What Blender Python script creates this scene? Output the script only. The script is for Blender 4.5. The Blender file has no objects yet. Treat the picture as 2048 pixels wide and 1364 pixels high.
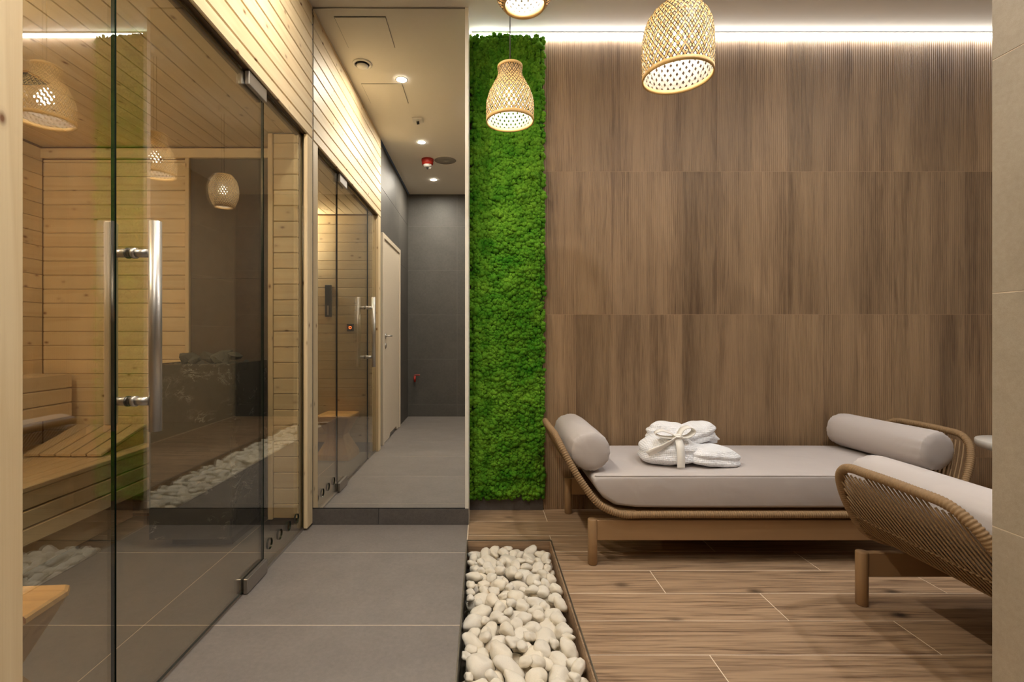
import bpy, bmesh, math, random
import numpy as np
from mathutils import Vector, Matrix, noise as mnoise

R = random.Random(7)
C = bpy.context.scene.collection
sc = bpy.context.scene

# ------------------------------------------------------------------ camera, world, exposure
cam_d = bpy.data.cameras.new('camera')
cam = bpy.data.objects.new('camera', cam_d); C.objects.link(cam)
cam.location = (0, 0, 1.1); cam.rotation_euler = (math.pi/2, 0, 0)
cam_d.sensor_fit = 'HORIZONTAL'; cam_d.sensor_width = 36; cam_d.lens = 960/2048*36
cam_d.shift_x = (1024-966)/2048; cam_d.shift_y = -(682-670)/2048
cam_d.clip_start = 0.02
sc.camera = cam
w = bpy.data.worlds.new('world'); sc.world = w; w.use_nodes = True
w.node_tree.nodes['Background'].inputs[0].default_value = (0.02, 0.02, 0.02, 1)
sc.view_settings.view_transform = 'Standard'; sc.view_settings.look = 'None'
sc.view_settings.gamma = 1; sc.view_settings.use_curve_mapping = False
sc.view_settings.exposure = 0.08
sc.cycles.caustics_reflective = False; sc.cycles.caustics_refractive = False
sc.cycles.transparent_max_bounces = 24; sc.cycles.max_bounces = 12
sc.cycles.diffuse_bounces = 6; sc.cycles.glossy_bounces = 6

LED_STRENGTH = 32
BULB_STRENGTH = 62
DOWN_STRENGTH = 1450
LOUNGE_FILL_STRENGTH = 1450  # for the fill lights added over the lounge
SAUNA_FILL_STRENGTH = 620  # for the fill lamp added inside the sauna

# ------------------------------------------------------------------ materials
def srgb(r, g, b):
    f = lambda c: (c/255/12.92) if c/255 <= 0.04045 else ((c/255+0.055)/1.055)**2.4
    return (f(r), f(g), f(b), 1)

class NT:
    def __init__(s, name):
        s.m = bpy.data.materials.new(name); s.m.use_nodes = True
        s.t = s.m.node_tree; s.t.nodes.clear()
        s.out = s.n('ShaderNodeOutputMaterial')
    def n(s, t, **k):
        x = s.t.nodes.new(t)
        for a, b in k.items(): setattr(x, a, b)
        return x
    def l(s, a, b): s.t.links.new(a, b)
    def setv(s, node, i, v):
        if hasattr(v, 'is_linked') or hasattr(v, 'links'): s.l(v, node.inputs[i])
        else: node.inputs[i].default_value = v
    def math(s, op, a, b=None, clamp=False):
        x = s.n('ShaderNodeMath', operation=op, use_clamp=clamp)
        s.setv(x, 0, a)
        if b is not None: s.setv(x, 1, b)
        return x.outputs[0]
    def vmul(s, v, k):
        x = s.n('ShaderNodeVectorMath', operation='MULTIPLY'); s.setv(x, 0, v); s.setv(x, 1, k); return x.outputs[0]
    def vadd(s, v, k):
        x = s.n('ShaderNodeVectorMath', operation='ADD'); s.setv(x, 0, v); s.setv(x, 1, k); return x.outputs[0]
    def noise(s, v, scale, detail=3, rough=.55, dist=0):
        x = s.n('ShaderNodeTexNoise'); s.l(v, x.inputs['Vector'])
        x.inputs['Scale'].default_value = scale; x.inputs['Detail'].default_value = detail
        x.inputs['Roughness'].default_value = rough; x.inputs['Distortion'].default_value = dist
        return x.outputs['Fac']
    def ramp(s, f, stops):
        x = s.n('ShaderNodeValToRGB'); s.l(f, x.inputs[0])
        e = x.color_ramp.elements
        while len(e) < len(stops): e.new(.5)
        for i, (p, c) in enumerate(stops):
            e[i].position = p; e[i].color = c if hasattr(c, '__len__') else (c, c, c, 1)
        return x.outputs[0]
    def mix(s, f, a, b, mode='MIX'):
        x = s.n('ShaderNodeMix', data_type='RGBA', blend_type=mode)
        s.setv(x, 0, f); s.setv(x, 6, a); s.setv(x, 7, b); return x.outputs[2]
    def coord(s, rnd=True, kind='Object'):
        v = s.n('ShaderNodeTexCoord').outputs[kind]
        s.rand = s.n('ShaderNodeObjectInfo').outputs['Random']
        if rnd:
            c = s.n('ShaderNodeCombineXYZ')
            r1 = s.math('MULTIPLY', s.rand, 61.0); r2 = s.math('MULTIPLY', s.rand, 137.0); r3 = s.math('MULTIPLY', s.rand, 29.0)
            for i, r in enumerate((r1, r2, r3)): s.l(r, c.inputs[i])
            v = s.vadd(v, c.outputs[0])
        return v
    def bsdf(s, col, rough=.5, bump=None, bstr=.3, bdist=.002, **k):
        b = s.n('ShaderNodeBsdfPrincipled')
        s.setv(b, 'Base Color', col); s.setv(b, 'Roughness', rough)
        for a, v in k.items(): s.setv(b, a.replace('_', ' '), v)
        if bump is not None:
            u = s.n('ShaderNodeBump'); u.inputs['Strength'].default_value = bstr; u.inputs['Distance'].default_value = bdist
            s.l(bump, u.inputs['Height']); s.l(u.outputs[0], b.inputs['Normal'])
        s.l(b.outputs[0], s.out.inputs[0]); return s.m

def plain(name, col, rough=.5, metal=0, nscale=60, var=.06, bump=.05):
    t = NT(name); v = t.coord(False)
    n = t.noise(v, nscale, 3)
    c2 = tuple(min(1, x*(1+var)) for x in col[:3])+(1,); c1 = tuple(x*(1-var) for x in col[:3])+(1,)
    return t.bsdf(t.mix(n, c1, c2), rough, n, bump, .001, Metallic=metal)

def stretch(axis, along, cross):
    return tuple(along if 'XYZ'[i] == axis else cross for i in range(3))

def wood(name, axis, light, dark, knot=None, rough=.55, ring=5.0, contrast=.5, tone=.18, knots=0, spec=.4, fine=.5, mid=0):
    t = NT(name); v = t.coord(True)
    n = t.noise(t.vmul(v, stretch(axis, .55, 9.0)), 1.0, 2, .5, .3)
    rg = t.math('FRACT', t.math('MULTIPLY', n, ring))
    rg = t.ramp(rg, [(0, 1), (.45, .25), (.8, 0), (1, .9)])
    fib = t.noise(t.vmul(v, stretch(axis, 4, 260)), 1.0, 3, .6)
    fac = t.math('ADD', t.math('MULTIPLY', rg, contrast), t.math('MULTIPLY', t.math('SUBTRACT', fib, .5), fine), True)
    if mid:
        ms = t.ramp(t.noise(t.vmul(v, stretch(axis, 3.2, 120)), 1.0, 4, .65, .4), [(.46, 0), (.66, 1)])
        fac = t.math('ADD', fac, t.math('MULTIPLY', ms, mid), True)
    col = t.mix(fac, light, dark)
    broad = t.noise(t.vmul(v, stretch(axis, 1.2, 5)), 1.0, 2)
    if knots:
        vo = t.n('ShaderNodeTexVoronoi'); vo.inputs['Scale'].default_value = 1.0
        t.l(t.vmul(v, stretch(axis, knots*.6, knots)), vo.inputs['Vector'])
        kf = t.ramp(vo.outputs['Distance'], [(.04, 1), (.085, .55), (.14, .10), (.22, 0)])
        col = t.mix(kf, col, knot)
    hs = t.n('ShaderNodeHueSaturation'); t.l(col, hs.inputs['Color'])
    val = t.math('ADD', t.math('MULTIPLY', t.math('SUBTRACT', t.rand, .5), tone), t.math('ADD', 1.0, t.math('MULTIPLY', t.math('SUBTRACT', broad, .5), tone*1.3)))
    t.l(val, hs.inputs['Value'])
    return t.bsdf(hs.outputs[0], rough, t.math('ADD', fib, rg), .12, .0006, Specular_IOR_Level=spec)

PL, PD, PK = srgb(226, 205, 166), srgb(202, 174, 128), srgb(120, 80, 46)
M = {}
for a in 'XYZ':
    M['pine'+a] = wood('pine_'+a, a, PL, PD, PK, .5, 4.0, .42, .10, 13.0)
    M['alder'+a] = wood('bench_wood_'+a, a, srgb(222, 202, 168), srgb(200, 176, 138), None, .5, 3.0, .35, .08)
    M['teak'+a] = wood('frame_wood_'+a, a, srgb(160, 128, 92), srgb(140, 108, 74), None, .45, 3, .3, .06)
M['stool_wood'] = wood('stool_wood', 'Z', srgb(206, 162, 104), srgb(168, 120, 72), srgb(100, 60, 30), .5, 6, .5, .1, 6)
M['stool_top'] = wood('stool_top_wood', 'X', srgb(226, 180, 116), srgb(190, 140, 80), srgb(120, 74, 36), .5, 6, .5, .1, 6)
M['pine_dark'] = plain('groove_wood', srgb(150, 112, 66), .7)
M['soffit'] = plain('brown_glazing_gasket', srgb(96, 76, 52), .6)

def rib_tile(name):
    t = NT(name); v = t.coord(True)
    n = t.noise(t.vmul(v, (13, 1, .55)), 1.0, 3, .55, .5)
    rg = t.math('FRACT', t.math('MULTIPLY', n, 5.0))
    rg = t.ramp(rg, [(0, 1), (.5, .2), (.85, 0), (1, .8)])
    fib = t.noise(t.vmul(v, (210, 1, 6)), 1.0, 4, .68)
    br = t.noise(t.vmul(v, (7, 1, .5)), 1.0, 2)
    fac = t.math('ADD', t.math('MULTIPLY', rg, .25), t.math('ADD', t.math('MULTIPLY', t.math('SUBTRACT', fib, .5), 1.5), t.math('MULTIPLY', t.math('SUBTRACT', br, .38), 1.6)), True)
    col = t.mix(fac, srgb(160, 132, 101), srgb(88, 66, 46))
    hs = t.n('ShaderNodeHueSaturation'); t.l(col, hs.inputs['Color'])
    t.l(t.math('ADD', .88, t.math('MULTIPLY', t.rand, .2)), hs.inputs['Value'])
    wv = t.n('ShaderNodeTexWave', wave_type='BANDS', bands_direction='X'); wv.inputs['Scale'].default_value = 25
    wv.inputs['Distortion'].default_value = 0.0
    t.l(t.n('ShaderNodeTexCoord').outputs['Object'], wv.inputs['Vector'])
    h = t.math('ADD', t.math('MULTIPLY', wv.outputs['Fac'], 1.0), t.math('MULTIPLY', fib, .9))
    return t.bsdf(hs.outputs[0], .5, h, .55, .0022, Specular_IOR_Level=.35)
M['rib_tile'] = rib_tile('ribbed_wood_look_tile')
M['floor_plank'] = wood('wood_look_floor_tile', 'X', srgb(176, 147, 117), srgb(98, 74, 55), srgb(50, 36, 27), .42, 7.0, .42, .14, 5.0, .45, 1.2, .55)

def stone(name, c1, c2, scale, rough, speck=.4, bump=.15, tone=.06):
    t = NT(name); v = t.coord(True)
    a = t.noise(v, scale, 6, .7); b = t.noise(v, scale*9, 2, .6); d = t.noise(v, scale*.12, 3)
    f = t.math('ADD', t.math('MULTIPLY', a, .6), t.math('ADD', t.math('MULTIPLY', t.math('SUBTRACT', b, .5), speck), t.math('MULTIPLY', d, .4)), True)
    col = t.mix(t.ramp(f, [(.2, 0), (.8, 1)]), c1, c2)
    hs = t.n('ShaderNodeHueSaturation'); t.l(col, hs.inputs['Color'])
    t.l(t.math('ADD', 1-tone/2, t.math('MULTIPLY', t.rand, tone)), hs.inputs['Value'])
    return t.bsdf(hs.outputs[0], rough, b, bump, .0008, Specular_IOR_Level=.4)
M['floor_tile'] = stone('grey_floor_tile', srgb(110, 103, 98), srgb(137, 129, 123), 60, .5)
M['dark_tile'] = stone('dark_grey_tile', srgb(70, 68, 64), srgb(96, 92, 87), 40, .5)
M['plinth_tile'] = stone('plinth_tile', srgb(72, 68, 66), srgb(108, 102, 98), 60, .5, .7)
M['beige_tile'] = stone('beige_stone_tile', srgb(148, 135, 116), srgb(176, 163, 144), 70, .55, .7)
M['grout'] = plain('light_grout', srgb(226, 208, 184), .8)
M['dark_grout'] = plain('grey_grout', srgb(130, 126, 118), .8)
M['wall_grout'] = plain('brown_grout', srgb(176, 146, 116), .8)
M['niche'] = stone('dark_brown_stone', srgb(58, 48, 40), srgb(92, 78, 66), 14, .5, .3)
M['white_paint'] = plain('white_paint', srgb(226, 220, 208), .8, 0, 30, .015, .03)
M['ceiling_paint'] = plain('ceiling_paint', srgb(232, 226, 214), .85, 0, 30, .015, .02)
M['steel'] = plain('brushed_steel', srgb(190, 186, 180), .38, 1, 200, .05, .05)
M['hinge'] = plain('satin_hinge_steel', srgb(170, 164, 156), .42, 1, 200, .05, .05)
M['dark_steel'] = plain('steel_edge', srgb(150, 144, 134), .4, 1)
M['black'] = plain('black_plastic', srgb(24, 23, 22), .5)
M['red'] = plain('red_plastic', srgb(170, 40, 26), .45)
M['white_plastic'] = plain('white_plastic', srgb(226, 222, 214), .45)
M['grey_mesh'] = plain('grey_speaker_mesh', srgb(150, 146, 136), .7, 0, 400, .3, .4)
M['door_white'] = plain('cream_door', srgb(214, 200, 178), .5)
M['cable'] = plain('grey_cable', srgb(70, 66, 60), .5)

def marble():
    t = NT('dark_veined_marble'); v = t.coord(True)
    b = t.noise(v, 9, 5, .6)
    n = t.noise(t.vmul(v, (1.0, 1.0, 1.8)), 5, 6, .7, 1.4)
    vein = t.ramp(t.math('ABSOLUTE', t.math('SUBTRACT', n, .5)), [(0, 1), (.006, .7), (.02, 0), (1, 0)])
    gate = t.ramp(t.noise(v, 5, 2), [(.53, 0), (.66, 1)])
    col = t.mix(b, srgb(40, 40, 37), srgb(70, 69, 64))
    col = t.mix(t.math('MULTIPLY', t.math('MULTIPLY', vein, gate), .8), col, srgb(190, 186, 176))
    return t.bsdf(col, .22, b, .03, .001)
M['marble'] = marble()
M['rock'] = stone('black_sauna_rock', srgb(52, 52, 48), srgb(92, 92, 84), 30, .8, .6, .5)

def pebble_mat():
    t = NT('white_pebble'); v = t.coord(True)
    n = t.noise(v, 22, 4, .6); g = t.ramp(t.noise(v, 11, 5, .65, 1.0), [(.56, 0), (.74, .35)])
    tint = t.mix(t.rand, srgb(226, 214, 192), srgb(214, 208, 198))
    col = t.mix(g, t.mix(n, tint, srgb(234, 226, 210)), srgb(160, 154, 146))
    return t.bsdf(col, .62, n, .2, .003, Specular_IOR_Level=.35)
M['pebble'] = pebble_mat()

def moss_mat():
    t = NT('green_moss'); v = t.coord(False)
    n = t.noise(v, 9, 3, .6); f = t.noise(v, 130, 3, .7)
    col = t.mix(t.ramp(n, [(.3, 0), (.7, 1)]), srgb(52, 122, 20), srgb(120, 172, 48))
    col = t.mix(t.ramp(f, [(.35, 0), (.65, 1)]), t.mix(.35, col, (0, 0, 0, 1), 'MULTIPLY'), col)
    return t.bsdf(col, .9, f, .8, .004, Specular_IOR_Level=.1)
M['moss'] = moss_mat()
M['moss_back'] = plain('moss_backing', srgb(40, 70, 18), .9)

def fabric(name, c, scale=900, bump=.25, var=.06):
    t = NT(name); v = t.coord(False)
    wv = [t.n('ShaderNodeTexWave', wave_type='BANDS', bands_direction=d) for d in ('X', 'Y')]
    for x in wv: x.inputs['Scale'].default_value = scale/6.28; t.l(v, x.inputs['Vector'])
    wz = t.n('ShaderNodeTexWave', wave_type='BANDS', bands_direction='Z'); wz.inputs['Scale'].default_value = scale/6.28; t.l(v, wz.inputs['Vector'])
    h = t.math('ADD', t.math('ADD', wv[0].outputs['Fac'], wv[1].outputs['Fac']), wz.outputs['Fac'])
    n = t.noise(v, 5, 3)
    wr = t.noise(v, 7, 2, .5, .6)
    col = t.mix(n, tuple(x*(1-var) for x in c[:3])+(1,), tuple(min(1, x*(1+var)) for x in c[:3])+(1,))
    hh = t.math('ADD', t.math('MULTIPLY', h, .03), t.math('MULTIPLY', wr, 6.0))
    return t.bsdf(col, .85, hh, bump, .003, Specular_IOR_Level=.25)
M['taupe'] = fabric('taupe_canvas', srgb(190, 182, 178))
M['robe'] = None
def robe_mat():
    t = NT('white_waffle_cotton'); v = t.coord(False)
    hs = []
    for d in 'XYZ':
        x = t.n('ShaderNodeTexWave', wave_type='BANDS', bands_direction=d); x.inputs['Scale'].default_value = 36; x.inputs['Distortion'].default_value = .8
        x.inputs['Detail Scale'].default_value = .4
        t.l(v, x.inputs['Vector']); hs.append(x.outputs['Fac'])
    h = t.math('ADD', t.math('ADD', hs[0], hs[1]), hs[2])
    return t.bsdf(srgb(240, 240, 242), .9, h, .55, .0022, Specular_IOR_Level=.2)
M['robe'] = robe_mat()
M['belt'] = fabric('cream_cotton_belt', srgb(244, 240, 232), 1500)
M['rope'] = plain('tan_rope', srgb(142, 114, 80), .75, 0, 500, .18, .3)
M['bamboo'] = wood('bamboo_strip', 'Z', srgb(232, 198, 130), srgb(206, 164, 96), None, .5, 3, .3, .1)
M['bamboo_rim'] = wood('bamboo_rim', 'X', srgb(222, 182, 118), srgb(200, 156, 92), None, .5, 3, .3, .1)

def bamboo_shade(name, c1, c2):
    # thin split bamboo lets part of the light through
    t = NT(name)
    v = t.coord(False); n = t.noise(v, 70, 3)
    col = t.mix(n, c1, c2)
    b = t.n('ShaderNodeBsdfPrincipled'); t.l(col, b.inputs['Base Color']); b.inputs['Roughness'].default_value = .5
    tr = t.n('ShaderNodeBsdfTranslucent'); t.l(col, tr.inputs[0])
    mx = t.n('ShaderNodeMixShader'); mx.inputs[0].default_value = .68
    t.l(b.outputs[0], mx.inputs[1]); t.l(tr.outputs[0], mx.inputs[2]); t.l(mx.outputs[0], t.out.inputs[0])
    return t.m
M['split_bamboo'] = bamboo_shade('split_bamboo', srgb(236, 206, 146), srgb(250, 228, 178))
M['bamboo_skin'] = plain('dark_bamboo_skin', srgb(58, 38, 20), .5)
M['pale_bamboo'] = bamboo_shade('pale_bamboo_core', srgb(244, 236, 220), srgb(250, 244, 232))

def emit(name, col, s):
    t = NT(name); e = t.n('ShaderNodeEmission'); e.inputs[0].default_value = tuple(col[:3])+(1,); e.inputs[1].default_value = s
    t.l(e.outputs[0], t.out.inputs[0]); return t.m
M['led'] = emit('led_diffuser', (1, .985, .97), LED_STRENGTH)
M['bulb'] = emit('lit_bulb', (1, .97, .93), BULB_STRENGTH)
M['down'] = emit('downlight_lens', (1, .915, .79), DOWN_STRENGTH)
M['lounge_fill'] = emit('lounge_fill_lens', (1, .975, .95), LOUNGE_FILL_STRENGTH)  # emitter of the added lounge fill lights
M['sauna_fill_bulb'] = emit('sauna_fill_bulb', (1, .90, .76), SAUNA_FILL_STRENGTH)  # emitter of the added sauna fill lamp
M['led_red'] = emit('orange_indicator', (1, .16, .03), 6)

def glass():
    t = NT('tinted_glass')
    g = t.n('ShaderNodeNewGeometry')
    dt = t.n('ShaderNodeVectorMath', operation='DOT_PRODUCT'); t.l(g.outputs['Incoming'], dt.inputs[0]); t.l(g.outputs['Normal'], dt.inputs[1])
    c = t.math('SUBTRACT', 1.0, t.math('ABSOLUTE', dt.outputs['Value']))
    p = t.math('POWER', c, 5.0)
    f = t.math('ADD', .13, t.math('MULTIPLY', p, .87), True)
    tr = t.n('ShaderNodeBsdfTransparent'); tr.inputs[0].default_value = (.90, .90, .85, 1)
    gl = t.n('ShaderNodeBsdfGlossy'); gl.inputs['Roughness'].default_value = 0.0; gl.inputs[0].default_value = (1, 1, 1, 1)
    mx = t.n('ShaderNodeMixShader'); t.l(f, mx.inputs[0]); t.l(tr.outputs[0], mx.inputs[1]); t.l(gl.outputs[0], mx.inputs[2])
    t.l(mx.outputs[0], t.out.inputs[0]); return t.m
M['glass'] = glass()
M['glass_edge'] = plain('green_glass_edge', srgb(14, 32, 26), .15)
def mirror_mat():
    t = NT('silvered_mirror'); gl = t.n('ShaderNodeBsdfGlossy'); gl.inputs['Roughness'].default_value = 0.0
    gl.inputs[0].default_value = (.94, .94, .91, 1); t.l(gl.outputs[0], t.out.inputs[0]); return t.m
M['mirror'] = mirror_mat()

# ------------------------------------------------------------------ mesh helpers
class MB:
    def __init__(s): s.v = []; s.f = []; s.mi = []; s.sm = []
    def add(s, vs, fs, mi=0, smooth=False):
        o = len(s.v); s.v += [tuple(x) for x in vs]
        for f in fs: s.f.append([i+o for i in f]); s.mi.append(mi); s.sm.append(smooth)
        return s
    def box(s, x0, x1, y0, y1, z0, z1, mi=0, ch=0):
        if ch <= 0:
            v = [(x, y, z) for x in (x0, x1) for y in (y0, y1) for z in (z0, z1)]
            return s.add(v, [(0, 1, 3, 2), (4, 6, 7, 5), (0, 4, 5, 1), (2, 3, 7, 6), (0, 2, 6, 4), (1, 5, 7, 3)], mi)
        vs = []; idx = {}
        for sx in (0, 1):
            for sy in (0, 1):
                for sz in (0, 1):
                    for ax in range(3):
                        p = [x1-ch if sx else x0+ch, y1-ch if sy else y0+ch, z1-ch if sz else z0+ch]
                        p[ax] = ((x0, x1)[sx], (y0, y1)[sy], (z0, z1)[sz])[ax]
                        idx[(sx, sy, sz, ax)] = len(vs); vs.append(tuple(p))
        fs = []
        for ax in range(3):
            o1, o2 = [a for a in range(3) if a != ax]
            for sd in (0, 1):
                ring = []
                for a, b in ((0, 0), (1, 0), (1, 1), (0, 1)):
                    k = [0, 0, 0]; k[ax] = sd; k[o1] = a; k[o2] = b; ring.append(idx[(*k, ax)])
                fs.append(ring)
            # edges parallel to ax
            for a in (0, 1):
                for b in (0, 1):
                    k0 = [0, 0, 0]; k0[o1] = a; k0[o2] = b; k1 = list(k0); k1[ax] = 1
                    fs.append([idx[(*k0, o1)], idx[(*k1, o1)], idx[(*k1, o2)], idx[(*k0, o2)]])
        for sx in (0, 1):
            for sy in (0, 1):
                for sz in (0, 1):
                    fs.append([idx[(sx, sy, sz, a)] for a in range(3)])
        return s.add(vs, fs, mi)
    def tube(s, path, rad, seg=8, closed=False, mi=0, caps=True, smooth=True, sy=1.0):
        P = [Vector(p) for p in path]; n = len(P); rings = []
        t0 = (P[1]-P[0]).normalized(); up = Vector((0, 0, 1)) if abs(t0.z) < .9 else Vector((1, 0, 0))
        nrm = (up - t0*up.dot(t0)).normalized(); vs = []
        for i in range(n):
            if closed: t = (P[(i+1) % n]-P[i-1]).normalized()
            else: t = (P[min(i+1, n-1)]-P[max(i-1, 0)]).normalized()
            nrm = (nrm - t*nrm.dot(t)).normalized(); bn = t.cross(nrm)
            r = rad[i] if hasattr(rad, '__len__') else rad
            for k in range(seg):
                a = 2*math.pi*k/seg
                vs.append(P[i]+nrm*(math.cos(a)*r)+bn*(math.sin(a)*r*sy))
        fs = []
        for i in range(n if closed else n-1):
            j = (i+1) % n
            for k in range(seg):
                l = (k+1) % seg
                fs.append((i*seg+k, i*seg+l, j*seg+l, j*seg+k))
        if caps and not closed:
            fs.append(tuple(range(seg-1, -1, -1))); fs.append(tuple((n-1)*seg+k for k in range(seg)))
        return s.add(vs, fs, mi, smooth)
    def cyl(s, p0, p1, r, seg=20, mi=0, smooth=True): return s.tube([p0, p1], r, seg, False, mi, True, smooth)
    def lathe(s, prof, c=(0, 0, 0), seg=32, mi=0, smooth=True, close=False):
        vs = []; n = len(prof)
        for r, z in prof:
            for k in range(seg):
                a = 2*math.pi*k/seg; vs.append((c[0]+r*math.cos(a), c[1]+r*math.sin(a), c[2]+z))
        fs = []
        for i in range(n if close else n-1):
            j = (i+1) % n
            for k in range(seg):
                l = (k+1) % seg; fs.append((i*seg+k, i*seg+l, j*seg+l, j*seg+k))
        if not close:
            if prof[0][0] > 1e-6: fs.append(tuple(range(seg-1, -1, -1)))
            if prof[-1][0] > 1e-6: fs.append(tuple((n-1)*seg+k for k in range(seg)))
        return s.add(vs, fs, mi, smooth)
    def mesh(s, name, mats):
        me = bpy.data.meshes.new(name); me.from_pydata(s.v, [], s.f); me.update()
        for m in (mats if isinstance(mats, (list, tuple)) else [mats]): me.materials.append(M[m] if isinstance(m, str) else m)
        me.polygons.foreach_set('material_index', s.mi); me.polygons.foreach_set('use_smooth', s.sm)
        bm = bmesh.new(); bm.from_mesh(me); bmesh.ops.recalc_face_normals(bm, faces=bm.faces); bm.to_mesh(me); bm.free()
        return me
    def build(s, name, mats, parent=None, loc=(0, 0, 0)):
        return link(name, s.mesh(name, mats), parent, loc)

def link(name, me, parent=None, loc=(0, 0, 0), rot=None):
    o = bpy.data.objects.new(name, me); C.objects.link(o); o.location = loc
    if rot is not None: o.rotation_euler = rot
    if parent is not None: o.parent = parent
    return o

def tag(o, label=None, cat=None, group=None, kind=None):
    if label: o['label'] = label
    if cat: o['category'] = cat
    if group: o['group'] = group
    if kind: o['kind'] = kind
    return o

def thing(name, label, cat, loc=(0, 0, 0), group=None, kind=None):
    return tag(link(name, None, None, loc), label, cat, group, kind)

_bc = {}
def piece(name, parent, mat, x0, x1, y0, y1, z0, z1, ch=.003):
    d = (round(x1-x0, 4), round(y1-y0, 4), round(z1-z0, 4)); k = (name, mat, d, ch)
    if k not in _bc:
        _bc[k] = MB().box(-d[0]/2, d[0]/2, -d[1]/2, d[1]/2, -d[2]/2, d[2]/2, 0, ch).mesh(name, mat)
    p = parent.location if parent is not None else Vector()
    return link(name, _bc[k], parent, ((x0+x1)/2-p[0], (y0+y1)/2-p[1], (z0+z1)/2-p[2]))

def copy_tree(o, parent=None):
    c = o.copy(); C.objects.link(c)
    if parent is not None: c.parent = parent
    for ch in list(o.children): copy_tree(ch, c)
    return c

def struct(name, mb, mats, label, cat):
    return tag(mb.build(name, mats), label, cat, None, 'structure')

# ------------------------------------------------------------------ dimensions
YM = 2.779      # mirror face
YB = 3.03       # back wall
YE = -0.92      # end wall behind the camera
XG = -1.02      # sauna glass plane
XW = -0.985     # pine front face
XL = -1.01      # dark wall behind camera
ZC = 3.0
XR = 4.2
PX = 1.3136     # partition face
PY = 1.24       # partition end
TX0, TX1, TY0, TY1 = -.083, .362, -.45, 2.569   # pebble trough inner

# ------------------------------------------------------------------ floor
fb = MB()
for x0, x1, y0, y1 in ((-2.75, TX0-.004, YE-.1, YB+.1), (TX1+.004, XR+.1, YE-.1, YB+.1), (TX0-.004, TX1+.004, TY1+.004, YB+.1), (TX0-.004, TX1+.004, YE-.1, TY0-.004)):
    fb.box(x0, x1, y0, y1, -.2, -.0007)
floor = struct('floor', fb, 'grout', 'floor of grey stone tiles on the left and wood look planks on the right', 'floor')
xs = [-2.70, -2.486, -1.286, -.086]
ys = [YE, -.6, .005, .61, 1.215, 1.82, 2.4275, YB]
for a, b in zip(xs, xs[1:]):
    for c, d in zip(ys, ys[1:]):
        piece('tile', floor, 'floor_tile', a+.0015, b-.0015, c+.0015, d-.0015, -.012, 0, .0006)
off = .779; yy = 2.242; k = 0
rows = []
y = YB
p = .197
r0 = round((YB-2.242)/p)
for i in range(21):
    y1 = YB-i*p; y0 = y1-p
    if y0 < YE: break
    rowk = i-r0                     # rowk 0 is the row 2.242 .. 2.045
    x = .779+.4*rowk
    if y0 < TY1 < y1: piece('plank', floor, 'floor_plank', -.082, TX1+.0025, TY1+.0052, y1-.0018, -.012, 0, .0006)
    x -= 1.2*math.ceil((x+.6)/1.2)
    cross = y1 > TY0 and y0+.002 < TY1
    xa = TX1+.0032 if cross else -.083
    while x < XR:
        a = max(x, xa); b = min(x+1.2, XR)
        if 0 < b-xa < .06: x = b-1.2+1.2; a = xa; b = min(x+1.2, XR)
        if b-a > .008:
            piece('plank', floor, 'floor_plank', a+.0018, b-.0018, y0+.0018, y1-.0018, -.012, 0, .0006)
        x += 1.2

# pebble trough
tr = thing('pebble_trough', 'long sunken steel edged trough in the floor full of white pebbles', 'trough', (TX0, TY0, -.16))
def tbox(mb, *a): mb.box(a[0]-TX0, a[1]-TX0, a[2]-TY0, a[3]-TY0, a[4]+.16, a[5]+.16)
m = MB(); tbox(m, TX0, TX1, TY0, TY1, -.16, -.15); m.build('base', 'dark_grout', tr)
for nm, a in (('edge_strip', (TX0-.004, TX0, TY0, TY1, -.16, .002)), ('edge_strip', (TX0-.004, TX1+.004, TY1, TY1+.004, -.16, .002)), ('edge_strip', (TX1, TX1+.004, TY0, TY1, -.16, .002)), ('edge_strip', (TX0-.004, TX1+.004, TY0-.004, TY0, -.16, .002))):
    m = MB(); tbox(m, *a); m.build(nm, 'dark_steel', tr)
m = MB(); tbox(m, TX0+.0005, TX1-.0005, TY1-.006, TY1-.0005, -.15, -.004); m.build('lining', 'floor_plank', tr)
m = MB(); tbox(m, TX1-.006, TX1-.0005, TY0+.001, TY1-.007, -.15, -.004); m.build('lining', 'floor_plank', tr)

# ------------------------------------------------------------------ walls & ceiling
mb = MB().box(-.99, XR+.1, YE-.1, YB+.1, ZC, ZC+.1)
ceiling = struct('ceiling', mb, 'ceiling_paint', 'flat white plaster ceiling over corridor and lounge', 'ceiling')

wall_back = struct('wall_back', MB().box(-1.1, XR+.1, YB+.001, YB+.12, -.1, ZC), 'wall_grout', 'rear lounge wall of ribbed brown wood look tiles', 'wall')
rowz = [0, .327, 1.2295, 2.132, ZC]
j0 = (1293-966)/960*YB
for i, (z0, z1) in enumerate(zip(rowz, rowz[1:])):
    x = j0-.223*5
    while x < XR:
        a = max(x, -.083); b = min(x+.223, XR)
        if b-a > .02: piece('tile', wall_back, 'rib_tile', a+.0006, b-.0006, YB, YB+.012, z0+.001, z1-.001, .0006)
        x += .223

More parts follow.
